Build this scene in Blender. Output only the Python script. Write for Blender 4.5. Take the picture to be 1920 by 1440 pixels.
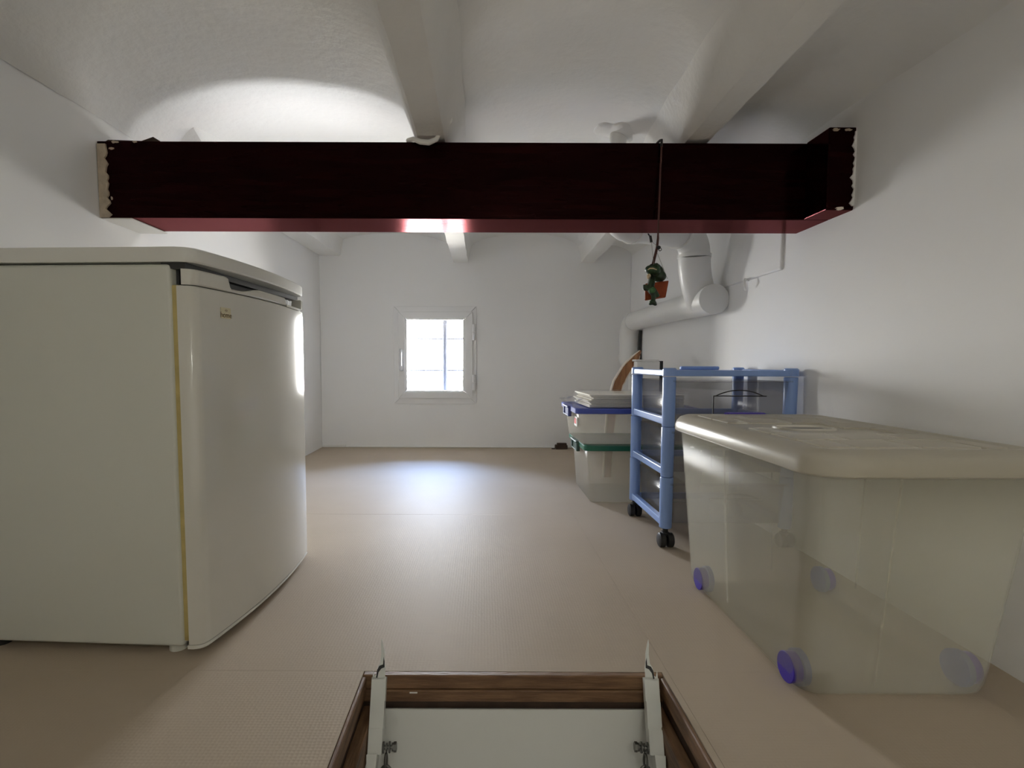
import bpy, bmesh, math, random
from mathutils import Vector, Matrix, noise
random.seed(7)
S = bpy.context.scene
KW, KT, KB, KL = 5.2, 0.64, 0.48, 0.28      # daylight, tube lamp, added fill globe, added fill globe in the room below
for o in list(bpy.data.objects): bpy.data.objects.remove(o)
COL = S.collection
R = math.radians

# ------------------------------------------------------------------ camera
CAMZ = 0.603
cd = bpy.data.cameras.new('camera'); cam = bpy.data.objects.new('camera', cd); COL.objects.link(cam)
cam.location = (0, 0, CAMZ)
cam.rotation_euler = (Matrix.Rotation(R(90) - math.atan(0.07), 3, 'X') @ Matrix.Rotation(R(0.2), 3, 'Z')).to_euler()
cd.sensor_fit = 'HORIZONTAL'; cd.sensor_width = 36.0
cd.lens = 36.0 * 1000 / 1920
cd.shift_x = (960 - 905) / 1920; cd.shift_y = (750 - 720) / 1920
cd.clip_start = 0.02; cd.clip_end = 200
S.camera = cam

# ------------------------------------------------------------------ world: daylight sky, pale at the horizon, blue above
W = bpy.data.worlds.new('sky'); S.world = W; W.use_nodes = True
nt = W.node_tree; nt.nodes.clear()
tc = nt.nodes.new('ShaderNodeTexCoord'); sep = nt.nodes.new('ShaderNodeSeparateXYZ')
mr = nt.nodes.new('ShaderNodeMapRange'); mr.inputs[1].default_value = -1; mr.inputs[2].default_value = 1
ramp = nt.nodes.new('ShaderNodeValToRGB'); bg = nt.nodes.new('ShaderNodeBackground'); ow = nt.nodes.new('ShaderNodeOutputWorld')
el = ramp.color_ramp.elements
el[0].position = 0.0; el[0].color = (0.34, 0.32, 0.29, 1)
el[1].position = 1.0; el[1].color = (0.25, 0.45, 1.0, 1)
for p, c in ((0.46, (0.50, 0.48, 0.45, 1)), (0.5, (0.92, 0.89, 0.84, 1)), (0.62, (0.90, 0.91, 0.95, 1)), (0.72, (0.50, 0.66, 1.0, 1)), (0.82, (0.30, 0.50, 1.0, 1))):
    e = el.new(p); e.color = c
nt.links.new(tc.outputs['Generated'], sep.inputs[0]); nt.links.new(sep.outputs['Z'], mr.inputs[0])
nt.links.new(mr.outputs[0], ramp.inputs[0]); nt.links.new(ramp.outputs[0], bg.inputs[0]); nt.links.new(bg.outputs[0], ow.inputs[0])
bg.inputs[1].default_value = 26.0 * KW

# light portal in the window opening (guides sampling only)
pl = bpy.data.lights.new('window_portal', 'AREA'); pl.shape = 'RECTANGLE'; pl.size = 0.44; pl.size_y = 0.54
po = bpy.data.objects.new('window_portal', pl); COL.objects.link(po)
po.location = (-0.336, 4.02, 0.654); po.rotation_euler = (R(-90), 0, 0)
pl.cycles.is_portal = True

S.view_settings.view_transform = 'Standard'; S.view_settings.look = 'None'
S.view_settings.gamma = 1.0; S.view_settings.use_curve_mapping = False
S.view_settings.exposure = 0.0
S.cycles.transparent_max_bounces = 24
S.cycles.max_bounces = 10; S.cycles.diffuse_bounces = 8

# ------------------------------------------------------------------ materials
def new_mat(name):
    m = bpy.data.materials.new(name); m.use_nodes = True
    return m, m.node_tree, m.node_tree.nodes['Principled BSDF']
def mat(name, col, rough=0.6, var=0.0, vscale=6.0, bump=0.0, bscale=60.0, metal=0.0, spec=0.5, coat=0.0, dark=None, stretch=(1, 1, 1), detail=4):
    m, t, b = new_mat(name)
    b.inputs['Roughness'].default_value = rough; b.inputs['Metallic'].default_value = metal
    b.inputs['Specular IOR Level'].default_value = spec
    b.inputs['Coat Weight'].default_value = coat; b.inputs['Coat Roughness'].default_value = 0.05
    c = (*col, 1); b.inputs['Base Color'].default_value = c
    co = t.nodes.new('ShaderNodeTexCoord'); mp = t.nodes.new('ShaderNodeMapping'); mp.inputs['Scale'].default_value = stretch
    t.links.new(co.outputs['Object'], mp.inputs[0])
    if var > 0 or dark:
        n = t.nodes.new('ShaderNodeTexNoise'); n.inputs['Scale'].default_value = vscale; n.inputs['Detail'].default_value = detail
        t.links.new(mp.outputs[0], n.inputs['Vector'])
        r = t.nodes.new('ShaderNodeValToRGB'); r.color_ramp.elements[0].position = 0.32; r.color_ramp.elements[1].position = 0.7
        d = dark if dark else tuple(v * (1 - var) for v in col)
        r.color_ramp.elements[0].color = (*d, 1); r.color_ramp.elements[1].color = c
        t.links.new(n.outputs['Fac'], r.inputs[0]); t.links.new(r.outputs[0], b.inputs['Base Color'])
    if bump > 0:
        n2 = t.nodes.new('ShaderNodeTexNoise'); n2.inputs['Scale'].default_value = bscale; n2.inputs['Detail'].default_value = 5
        t.links.new(mp.outputs[0], n2.inputs['Vector'])
        bp = t.nodes.new('ShaderNodeBump'); bp.inputs['Strength'].default_value = bump; bp.inputs['Distance'].default_value = 0.01
        t.links.new(n2.outputs['Fac'], bp.inputs['Height']); t.links.new(bp.outputs[0], b.inputs['Normal'])
    return m
def clear_mat(name, col, opacity, rough=0.3, gloss=0.06, transl=0.5):
    """thin plastic: part of the light goes straight through, part is scattered by the milky sheet"""
    m = bpy.data.materials.new(name); m.use_nodes = True; t = m.node_tree; t.nodes.clear()
    out = t.nodes.new('ShaderNodeOutputMaterial')
    tr = t.nodes.new('ShaderNodeBsdfTransparent'); tr.inputs[0].default_value = (*[min(1, 0.92 + 0.08 * c) for c in col], 1)
    df = t.nodes.new('ShaderNodeBsdfDiffuse'); df.inputs[0].default_value = (*col, 1)
    tl = t.nodes.new('ShaderNodeBsdfTranslucent'); tl.inputs[0].default_value = (*col, 1)
    gl = t.nodes.new('ShaderNodeBsdfGlossy'); gl.inputs['Roughness'].default_value = rough
    a = t.nodes.new('ShaderNodeMixShader'); a.inputs[0].default_value = transl
    b = t.nodes.new('ShaderNodeMixShader'); b.inputs[0].default_value = opacity
    c = t.nodes.new('ShaderNodeMixShader')
    fr = t.nodes.new('ShaderNodeLayerWeight'); fr.inputs[0].default_value = 0.25
    mu = t.nodes.new('ShaderNodeMath'); mu.operation = 'MULTIPLY'; mu.inputs[1].default_value = gloss * 4
    t.links.new(fr.outputs['Fresnel'], mu.inputs[0]); t.links.new(mu.outputs[0], c.inputs[0])
    t.links.new(df.outputs[0], a.inputs[1]); t.links.new(tl.outputs[0], a.inputs[2])
    t.links.new(tr.outputs[0], b.inputs[1]); t.links.new(a.outputs[0], b.inputs[2])
    t.links.new(b.outputs[0], c.inputs[1]); t.links.new(gl.outputs[0], c.inputs[2]); t.links.new(c.outputs[0], out.inputs[0])
    return m

M = {}
M['plaster'] = mat('white_plaster', (0.87, 0.865, 0.845), 0.75, 0.04, 2.0, 0.10, 45)
M['wall'] = mat('white_wall_paint', (0.885, 0.885, 0.88), 0.6, 0.03, 1.6, 0.06, 28)
M['ceil'] = mat('lime_plaster', (0.85, 0.848, 0.83), 0.8, 0.06, 2.5, 0.22, 38)
M['joist'] = mat('painted_joist', (0.87, 0.865, 0.84), 0.7, 0.05, 5, 0.25, 60)
M['winwhite'] = mat('window_aluminium', (0.83, 0.83, 0.83), 0.28)
M['chrome'] = mat('handle_silver', (0.72, 0.74, 0.78), 0.25, metal=0.6)
M['hinge'] = mat('hinge_white', (0.78, 0.78, 0.78), 0.3)
M['bars'] = mat('grille_iron', (0.0075, 0.0080, 0.014), 0.5)
M['fridge'] = mat('fridge_enamel', (0.68, 0.69, 0.63), 0.32, 0.02, 3, 0.02, 300)
M['door'] = mat('fridge_door_gloss', (0.71, 0.70, 0.645), 0.12, coat=0.15)
M['top'] = mat('fridge_top_laminate', (0.76, 0.76, 0.72), 0.3)
M['gasket'] = mat('yellowed_gasket', (0.62, 0.50, 0.20), 0.6, 0.2, 30)
M['dark'] = mat('recess_shade', (0.035, 0.035, 0.035), 0.5)  # near-black colour standing in for shade in gaps and hollows
M['badge'] = mat('badge_cream', (0.72, 0.66, 0.46), 0.4)
M['badgeink'] = mat('badge_brown', (0.16, 0.10, 0.04), 0.5)
M['black'] = mat('black_plastic', (0.012, 0.012, 0.013), 0.45)
M['blue'] = mat('blue_plastic', (0.26, 0.40, 0.78), 0.32, 0.05, 8)
M['lidblue'] = mat('royal_blue_plastic', (0.055, 0.085, 0.38), 0.35)
M['lidgreen'] = mat('green_plastic', (0.012, 0.13, 0.075), 0.35)
M['clip'] = mat('grey_green_clip', (0.045, 0.09, 0.075), 0.4)
M['clipblue'] = mat('navy_clip', (0.05, 0.065, 0.22), 0.4)
M['violet'] = mat('violet_plastic', (0.045, 0.018, 0.36), 0.35)
M['milky'] = clear_mat('milky_polypropylene', (0.82, 0.80, 0.68), 0.20, 0.25, 0.05)
M['lid_milky'] = clear_mat('milky_lid', (0.86, 0.82, 0.71), 0.45, 0.28, 0.10)
M['clearbox'] = clear_mat('frosted_box', (0.84, 0.79, 0.68), 0.24, 0.25, 0.05)
M['smoke'] = clear_mat('smoky_drawer', (0.36, 0.34, 0.34), 0.13, 0.12, 0.08)
M['bag'] = clear_mat('cellophane', (0.95, 0.95, 0.95), 0.025, 0.10, 0.06)
M['wheel_cl'] = clear_mat('milky_wheel_cover', (0.25, 0.32, 0.62), 0.5, 0.3)
M['paper'] = mat('cream_envelope', (0.82, 0.78, 0.68), 0.8, 0.08, 20)
M['white'] = mat('white_card', (0.82, 0.81, 0.78), 0.7)
M['red'] = mat('red_print', (0.62, 0.05, 0.05), 0.5)
M['wood'] = mat('brown_wood', (0.46, 0.22, 0.085), 0.4, dark=(0.20, 0.08, 0.03), vscale=14, stretch=(3, 3, 0.7))
M['woodpale'] = mat('pale_wood_edge', (0.80, 0.72, 0.62), 0.6)
M['pipe'] = mat('white_pvc', (0.80, 0.80, 0.78), 0.35, 0.03, 5)
M['pipering'] = mat('pvc_collar', (0.82, 0.82, 0.80), 0.35)
M['timber'] = mat('hatch_timber', (0.27, 0.155, 0.075), 0.55, dark=(0.13, 0.065, 0.03), vscale=9, stretch=(1.2, 9, 9), bump=0.2, bscale=30)
M['timber_y'] = mat('hatch_timber_side', (0.25, 0.14, 0.07), 0.55, dark=(0.11, 0.055, 0.025), vscale=9, stretch=(9, 1.2, 9), bump=0.2, bscale=30)
M['hatch'] = mat('hatch_panel_white', (0.70, 0.71, 0.67), 0.45, 0.03, 3)
M['arm'] = mat('painted_steel_arm', (0.74, 0.76, 0.72), 0.35, 0.05, 20)
M['steel'] = mat('grey_steel', (0.20, 0.20, 0.185), 0.35, 0.2, 60, metal=0.85)
M['frog'] = mat('frog_green', (0.022, 0.070, 0.022), 0.4, dark=(0.006, 0.014, 0.006), vscale=45)
M['froglight'] = mat('frog_leg_green', (0.06, 0.20, 0.07), 0.4, dark=(0.03, 0.09, 0.02), vscale=60)
M['cream'] = mat('frog_cream', (0.70, 0.55, 0.36), 0.5)
M['swing'] = mat('swing_seat_red', (0.36, 0.075, 0.02), 0.5, dark=(0.24, 0.04, 0.012), vscale=40)
M['rod'] = mat('swing_rod_brown', (0.075, 0.022, 0.016), 0.5)
M['string'] = mat('grey_string', (0.30, 0.28, 0.25), 0.8)
M['chip'] = mat('bare_plaster_chip', (0.62, 0.52, 0.40), 0.9, 0.25, 40, 0.5, 80)
M['dark_brown'] = mat('brown_block', (0.07, 0.04, 0.025), 0.7, 0.4, 30)  # dark brown for the block, packing wedge and lower hatch boards

# dark mahogany beam paint
def beam_mat():
    m = bpy.data.materials.new('mahogany_beam_paint'); m.use_nodes = True; t = m.node_tree; t.nodes.clear()
    out = t.nodes.new('ShaderNodeOutputMaterial'); df = t.nodes.new('ShaderNodeBsdfDiffuse'); gl = t.nodes.new('ShaderNodeBsdfGlossy')
    gl.inputs[0].default_value = (0.62, 0.20, 0.21, 1); gl.inputs['Roughness'].default_value = 0.17
    fr = t.nodes.new('ShaderNodeFresnel'); fr.inputs[0].default_value = 1.33; mx = t.nodes.new('ShaderNodeMixShader')
    co = t.nodes.new('ShaderNodeTexCoord'); mp = t.nodes.new('ShaderNodeMapping'); mp.inputs['Scale'].default_value = (1.2, 14, 14)
    n = t.nodes.new('ShaderNodeTexNoise'); n.inputs['Scale'].default_value = 4; n.inputs['Detail'].default_value = 6
    r = t.nodes.new('ShaderNodeValToRGB'); r.color_ramp.elements[0].position = 0.35; r.color_ramp.elements[1].position = 0.75
    r.color_ramp.elements[0].color = (0.002, 0.0005, 0.0005, 1); r.color_ramp.elements[1].color = (0.010, 0.0012, 0.0012, 1)
    bp = t.nodes.new('ShaderNodeBump'); bp.inputs['Strength'].default_value = 0.12; bp.inputs['Distance'].default_value = 0.004
    t.links.new(co.outputs['Object'], mp.inputs[0]); t.links.new(mp.outputs[0], n.inputs['Vector']); t.links.new(n.outputs['Fac'], r.inputs[0])
    t.links.new(r.outputs[0], df.inputs[0]); t.links.new(n.outputs['Fac'], bp.inputs['Height']); t.links.new(bp.outputs[0], gl.inputs['Normal'])
    t.links.new(fr.outputs[0], mx.inputs[0]); t.links.new(df.outputs[0], mx.inputs[1]); t.links.new(gl.outputs[0], mx.inputs[2]); t.links.new(mx.outputs[0], out.inputs[0])
    return m
M['beam'] = beam_mat()

# ribbed beige vinyl
def floor_mat():
    m, t, b = new_mat('beige_ribbed_vinyl')
    b.inputs['Roughness'].default_value = 0.6; b.inputs['Specular IOR Level'].default_value = 0.12
    co = t.nodes.new('ShaderNodeTexCoord')
    n = t.nodes.new('ShaderNodeTexNoise'); n.inputs['Scale'].default_value = 2.2; n.inputs['Detail'].default_value = 5
    r = t.nodes.new('ShaderNodeValToRGB'); r.color_ramp.elements[0].position = 0.3; r.color_ramp.elements[1].position = 0.75
    r.color_ramp.elements[0].color = (0.455, 0.380, 0.295, 1); r.color_ramp.elements[1].color = (0.505, 0.425, 0.335, 1)
    mp = t.nodes.new('ShaderNodeMapping'); mp.inputs['Scale'].default_value = (150, 150, 150)
    vo = t.nodes.new('ShaderNodeTexVoronoi'); vo.inputs['Scale'].default_value = 1.0; vo.inputs['Randomness'].default_value = 0.25
    bp = t.nodes.new('ShaderNodeBump'); bp.inputs['Strength'].default_value = 0.25; bp.inputs['Distance'].default_value = 0.0015
    t.links.new(co.outputs['Object'], n.inputs['Vector']); t.links.new(n.outputs['Fac'], r.inputs[0]); t.links.new(r.outputs[0], b.inputs['Base Color'])
    t.links.new(co.outputs['Object'], mp.inputs[0]); t.links.new(mp.outputs[0], vo.inputs['Vector'])
    t.links.new(vo.outputs['Distance'], bp.inputs['Height']); t.links.new(bp.outputs[0], b.inputs['Normal'])
    return m
M['floor'] = floor_mat()
def glass_mat():
    m = bpy.data.materials.new('window_glass'); m.use_nodes = True; t = m.node_tree; t.nodes.clear()
    out = t.nodes.new('ShaderNodeOutputMaterial'); tr = t.nodes.new('ShaderNodeBsdfTransparent'); gl = t.nodes.new('ShaderNodeBsdfGlossy')
    gl.inputs['Roughness'].default_value = 0.02; tr.inputs[0].default_value = (0.97, 0.98, 0.98, 1)
    fr = t.nodes.new('ShaderNodeFresnel'); mx = t.nodes.new('ShaderNodeMixShader')
    t.links.new(fr.outputs[0], mx.inputs[0]); t.links.new(tr.outputs[0], mx.inputs[1]); t.links.new(gl.outputs[0], mx.inputs[2]); t.links.new(mx.outputs[0], out.inputs[0])
    return m
M['glass'] = glass_mat()

# ------------------------------------------------------------------ mesh helpers
class MB:
    def __init__(s): s.bm = bmesh.new()
    def box(s, x0, x1, y0, y1, z0, z1, bevel=0.0, seg=2, mtx=None):
        b = bmesh.new(); bmesh.ops.create_cube(b, size=1)
        for v in b.verts: v.co = Vector(((x0 + x1) / 2 + v.co.x * (x1 - x0), (y0 + y1) / 2 + v.co.y * (y1 - y0), (z0 + z1) / 2 + v.co.z * (z1 - z0)))
        if bevel > 0: bmesh.ops.bevel(b, geom=list(b.edges), offset=bevel, segments=seg, profile=0.5, affect='EDGES')
        return s.add(b, mtx)
    def add(s, b, mtx=None):
        if mtx is not None: bmesh.ops.transform(b, matrix=mtx, verts=list(b.verts))
        me = bpy.data.meshes.new('t'); b.to_mesh(me); b.free(); s.bm.from_mesh(me); bpy.data.meshes.remove(me); return s
    def poly(s, verts, faces):
        vs = [s.bm.verts.new(v) for v in verts]
        for f in faces: s.bm.faces.new([vs[i] for i in f])
        return s
    def prism(s, pts, axis, a, b):
        """closed polygon of 2D points extruded along axis from a to b"""
        def P(p, t): return {'x': (t, p[0], p[1]), 'y': (p[0], t, p[1]), 'z': (p[0], p[1], t)}[axis]
        n = len(pts); bm = bmesh.new()
        A = [bm.verts.new(P(p, a)) for p in pts]; B = [bm.verts.new(P(p, b)) for p in pts]
        bm.faces.new(A); bm.faces.new(B[::-1])
        for i in range(n): bm.faces.new((A[i], B[i], B[(i + 1) % n], A[(i + 1) % n]))
        bmesh.ops.recalc_face_normals(bm, faces=bm.faces)
        return s.add(bm)
    def tube(s, path, r, seg=14, cap=True, closed=False):
        path = [Vector(p) for p in path]; n = len(path); rs = r if isinstance(r, (list, tuple)) else [r] * n
        rings = []; prev = None
        for i, p in enumerate(path):
            if closed: t = (path[(i + 1) % n] - path[i - 1]).normalized()
            else: t = ((path[min(i + 1, n - 1)] - p).normalized() + (p - path[max(i - 1, 0)]).normalized()).normalized()
            if prev is None:
                u = t.cross(Vector((0, 0, 1)))
                if u.length < 0.1: u = t.cross(Vector((1, 0, 0)))
                u.normalize()
            else: u = (prev - t * prev.dot(t)).normalized()
            prev = u; w = t.cross(u)
            rings.append([s.bm.verts.new(p + (u * math.cos(2 * math.pi * k / seg) + w * math.sin(2 * math.pi * k / seg)) * rs[i]) for k in range(seg)])
        m = n if closed else n - 1
        for i in range(m):
            a, b = rings[i], rings[(i + 1) % n]
            for k in range(seg): s.bm.faces.new((a[k], a[(k + 1) % seg], b[(k + 1) % seg], b[k]))
        if cap and not closed: s.bm.faces.new(rings[0][::-1]); s.bm.faces.new(rings[-1])
        return s
    def ball(s, c, r, rot=(0, 0, 0), u=16, v=10):
        b = bmesh.new(); bmesh.ops.create_uvsphere(b, u_segments=u, v_segments=v, radius=1)
        from mathutils import Euler
        m = Matrix.Translation(c) @ Euler(rot).to_matrix().to_4x4() @ Matrix.Diagonal((*(r if isinstance(r, (tuple, list)) else (r, r, r)), 1))
        return s.add(b, m)
    def cyl(s, a, b, r, seg=20): return s.tube([a, b], r, seg)
    def build(s, name, m, parent=None, smooth=False, loc=None):
        bmesh.ops.recalc_face_normals(s.bm, faces=s.bm.faces)
        me = bpy.data.meshes.new(name); s.bm.to_mesh(me); s.bm.free()
        if smooth:
            for p in me.polygons: p.use_smooth = True
            try: me.set_sharp_from_angle(angle=R(38))
            except Exception: pass
        o = bpy.data.objects.new(name, me); COL.objects.link(o)
        me.materials.append(M[m] if isinstance(m, str) else m)
        if parent is not None: o.parent = parent
        if loc: o.location = loc
        return o
def tag(o, label=None, cat=None, group=None, kind=None):
    if label: o['label'] = label
    if cat: o['category'] = cat
    if group: o['group'] = group
    if kind: o['kind'] = kind
    return o
def thing(name, loc=(0, 0, 0), rz=0.0, label=None, cat=None, group=None, kind=None):
    o = bpy.data.objects.new(name, None); COL.objects.link(o); o.location = loc; o.rotation_euler = (0, 0, rz); o.empty_display_size = 0.1
    return tag(o, label, cat, group, kind)
def struct(o): return tag(o, kind='structure')
def arc(c, a, b, ang0, ang1, r, n=8):
    """points on an arc in the plane spanned by unit vectors a, b"""
    c, a, b = Vector(c), Vector(a), Vector(b)
    return [c + a * r * math.cos(R(ang0 + (ang1 - ang0) * i / n)) + b * r * math.sin(R(ang0 + (ang1 - ang0) * i / n)) for i in range(n + 1)]
def rrect(x0, x1, y0, y1, r, n=5):
    out = []
    for cx, cy, a in ((x1 - r, y1 - r, 0), (x0 + r, y1 - r, 90), (x0 + r, y0 + r, 180), (x1 - r, y0 + r, 270)):
        for i in range(n + 1): t = R(a + 90 * i / n); out.append((cx + r * math.cos(t), cy + r * math.sin(t)))
    return out
def loft(mb, loops, cap0=True, cap1=True):
    rings = [[mb.bm.verts.new(p) for p in L] for L in loops]; n = len(rings[0])
    for a, b in zip(rings, rings[1:]):
        for k in range(n): mb.bm.faces.new((a[k], a[(k + 1) % n], b[(k + 1) % n], b[k]))
    if cap0: mb.bm.faces.new(rings[0][::-1])
    if cap1: mb.bm.faces.new(rings[-1])
    return mb
def solidify(o, t, off=0.0):
    md = o.modifiers.new('thickness', 'SOLIDIFY'); md.thickness = t; md.offset = off; return o

# ------------------------------------------------------------------ room shell
XL, XR, YF, YB = -1.14, 1.03, 3.765, -1.25
HX0, HX1, HY0, HY1 = -0.23, 0.352, -0.20, 1.005     # hatch opening
ZT = 1.62
def wobble_wall(name, fix, a0, a1, axis, sign, na, nz, amp=0.006, hole=None, z0=-0.02, z1=ZT, thick=0.14):
    """hand-plastered wall: a slightly uneven slab"""
    mb = MB(); bm = mb.bm
    av = sorted(set([a0 + (a1 - a0) * i / na for i in range(na + 1)] + (list(hole[:2]) if hole else [])))
    zv = sorted(set([z0 + (z1 - z0) * i / nz for i in range(nz + 1)] + (list(hole[2:]) if hole else [])))
    def P(a, z, d): return (fix + d * sign, a, z) if axis == 'x' else (a, fix + d * sign, z)
    def wob(a, z):
        k = noise.noise(Vector((a * 1.7 + fix * 5, z * 1.9, fix))) * amp + noise.noise(Vector((a * 6, z * 6, fix + 3))) * amp * 0.3
        if hole and hole[0] - 0.08 < a < hole[1] + 0.08 and hole[2] - 0.08 < z < hole[3] + 0.08: k = 0
        return k
    F = [[bm.verts.new(P(a, z, wob(a, z))) for z in zv] for a in av]
    B = [[bm.verts.new(P(a, z, thick)) for z in zv] for a in av]
    def inh(i, j):
        if not hole: return False
        ca, cz = (av[i] + av[i + 1]) / 2, (zv[j] + zv[j + 1]) / 2
        return hole[0] < ca < hole[1] and hole[2] < cz < hole[3]
    I, J = len(av) - 1, len(zv) - 1
    for i in range(I):
        for j in range(J):
            if inh(i, j): continue
            bm.faces.new((F[i][j], F[i + 1][j], F[i + 1][j + 1], F[i][j + 1])); bm.faces.new((B[i][j], B[i][j + 1], B[i + 1][j + 1], B[i + 1][j]))
            for di, dj, e in ((-1, 0, ((i, j), (i, j + 1))), (1, 0, ((i + 1, j), (i + 1, j + 1))), (0, -1, ((i, j), (i + 1, j))), (0, 1, ((i, j + 1), (i + 1, j + 1)))):
                ii, jj = i + di, j + dj
                if ii < 0 or jj < 0 or ii >= I or jj >= J or inh(ii, jj):
                    (p, q), (r_, s_) = e
                    bm.faces.new((F[p][q], F[r_][s_], B[r_][s_], B[p][q]))
    o = mb.build(name, 'wall', smooth=True); return struct(o)
wobble_wall('wall_left', XL, YB - 0.14, YF + 0.14, 'x', -1, 44, 14)
wobble_wall('wall_right', XR, YB - 0.14, YF + 0.14, 'x', 1, 44, 14)
WX0, WX1, WZ0, WZ1 = -0.565, -0.105, 0.375, 0.935     # window opening in the far wall
wobble_wall('wall_far', YF, XL, XR, 'y', 1, 22, 14, hole=(WX0, WX1, WZ0, WZ1), thick=0.28)
wobble_wall('wall_back', YB, XL, XR, 'y', -1, 22, 14)

# floor: deck with the hatch opening, covered with sheets of vinyl
fl = MB()
fl.box(XL, HX0, YB, YF, -0.16, -0.004); fl.box(HX1, XR, YB, YF, -0.16, -0.004)
fl.box(HX0, HX1, HY1, YF, -0.16, -0.004); fl.box(HX0, HX1, YB, HY0, -0.16, -0.004)
floor = struct(fl.build('floor', 'floor'))
g = 0.0003
for (x0, x1, y0, y1) in ((XL, HX0, YB, HY1), (HX0, HX1 + 0.012, YB, HY0), (HX1 + 0.012, XR, YB, HY1), (XL, HX1 + 0.012, HY1, 2.085), (HX1 + 0.012, XR, HY1, 2.085), (XL, HX1 + 0.012, 2.085, YF), (HX1 + 0.012, XR, 2.085, YF), (HX1, HX1 + 0.012, HY0, HY1)):
    MB().box(x0 + g, x1 - g, y0 + g, y1 - g, -0.004, random.uniform(-0.0003, 0.0003)).build('vinyl_sheet', 'floor', floor)
# thin plaster skirting crumbs along the far wall
bb = MB()
bb.box(-1.13, -0.97, YF - 0.012, YF, 0, 0.022, 0.004); struct(bb.build('baseboard_far', 'plaster'))
b2 = MB(); b2.box(-0.95, 1.0, YF - 0.008, YF, 0, 0.010, 0.003); struct(b2.build('baseboard_far.001', 'plaster'))

# ceiling: shallow plaster vaults between joists
JL, JM, JR = (-1.14, -0.985), (-0.212, -0.098), (0.675, 0.780)
def zslope(y): return 0.0165 * (y - 1.7)
JB_M, JB_L = 1.262, 1.318
def sup(t, p): return max(0.0, 1 - abs(t) ** p) ** (1 / 2.0)
def rs(y): return 0.04 * (y - 3.765)         # the right joist runs slightly out of square
def prof(x, y):
    if x > JM[1]:
        e = JR[0] + rs(y)
        x = JM[1] + (x - JM[1]) * (JR[0] - JM[1]) / (e - JM[1]) if x < e else (x - rs(y) if x < JR[1] + rs(y) else JR[1] + (x - JR[1] - rs(y)) * (XR - JR[1]) / (XR - JR[1] - rs(y)))
    if x < JM[0]:
        t = 2 * (x - XL) / (JM[0] - XL) - 1
        return 1.322 + (1.335 - 1.322) * (t + 1) / 2 + (1.462 - 1.3285) * sup(t, 2.0 if t < 0 else 2.3) ** (1.35 if t < 0 else 1.0)
    if x <= JM[1]: return 1.335
    if x < JR[0]:
        t = 2 * (x - JM[1]) / (JR[0] - JM[1]) - 1
        return 1.335 + 0.127 * sup(t, 2.2)
    if x <= JR[1]: return 1.335
    t = (x - JR[1]) / (XR - JR[1])
    return 1.335 + 0.055 * sup(2 * t - 1, 2.0) - 0.02 * t
cm = MB()
xs = []
for a, b, n in ((XL, JL[1], 3), (JL[1], JM[0], 26), (JM[0], JM[1], 3), (JM[1], JR[0], 26), (JR[0], JR[1], 3), (JR[1], XR, 10)):
    for i in range(n):
        t = i / n; t = 0.5 - 0.5 * math.cos(math.pi * t) if n > 5 else t
        xs.append(a + (b - a) * t)
xs.append(XR); ys = [YB + (YF - YB) * i / 90 for i in range(91)]
def cz(x, y):
    k = noise.noise(Vector((x * 3, y * 3, 1))) * 0.006 + noise.noise(Vector((x * 11, y * 11, 5))) * 0.002
    return prof(x, y) + zslope(y) + k
V = [[cm.bm.verts.new((x, y, cz(x, y))) for y in ys] for x in xs]
T = [[cm.bm.verts.new((x, y, ZT)) for y in (ys[0], ys[-1])] for x in (xs[0], xs[-1])]
for i in range(len(xs) - 1):
    for j in range(len(ys) - 1): cm.bm.faces.new((V[i][j], V[i + 1][j], V[i + 1][j + 1], V[i][j + 1]))
cm.bm.faces.new((T[0][0], T[1][0], T[1][1], T[0][1]))
cm.bm.faces.new([V[0][j] for j in range(len(ys))] + [T[0][1], T[0][0]])
cm.bm.faces.new([V[-1][j] for j in range(len(ys))] + [T[1][1], T[1][0]])
cm.bm.faces.new([V[i][0] for i in range(len(xs))] + [T[1][0], T[0][0]])
cm.bm.faces.new([V[i][-1] for i in range(len(xs))] + [T[1][1], T[0][1]])
struct(cm.build('ceiling', 'ceil', smooth=True))

def joist(xa, xb, zb, name='ceiling_joist', fil=0.03, skew=None, y0=None):
    """plastered joist: rounded underside, flaring into the vaults on both sides"""
    m = MB(); rows = []
    for y in [(YB if y0 is None else y0) + (YF - (YB if y0 is None else y0)) * i / 120 for i in range(121)]:
        f = max(0.35, min(1.0, (2.9 - y) / 1.2)) * fil
        dx = skew(y) if skew else 0.0; x0, x1 = xa + dx, xb + dx
        w = x1 - x0; b = zb + zslope(y)
        if y0 is not None:                      # runs out into the plaster towards the near end
            q_ = max(0.0, min(1.0, (2.15 - y) / 0.5)); b += 0.19 * q_ * q_ * (3 - 2 * q_)
        pts = [(x0 - 0.010 - f, 0.13), (x0 - 0.004 - f * 0.35, 0.075), (x0, 0.035 + f * .3), (x0 + 0.006, f * 0.55), (x0 + f * 0.6, f * .12), (x0 + w * .5, 0.0),
               (x1 - f * 0.6, f * .12), (x1 - 0.006, f * 0.55), (x1, 0.035 + f * .3), (x1 + 0.004 + f * 0.35, 0.075), (x1 + 0.010 + f, 0.13)]
        rows.append([(min(XR, max(XL, px_)) + noise.noise(Vector((px_ * 9, y * 7, 2))) * 0.004, y, b + pz + noise.noise(Vector((px_ * 9, y * 6, 8))) * 0.004) for px_, pz in pts])
    loft(m, rows)
    return struct(m.build(name, 'joist', smooth=True))
joist(*JL, JB_L - 0.012, fil=0.03, y0=1.90); joist(*JM, JB_M, fil=0.03); joist(*JR, JB_M + 0.004, fil=0.03, skew=rs)

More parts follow.
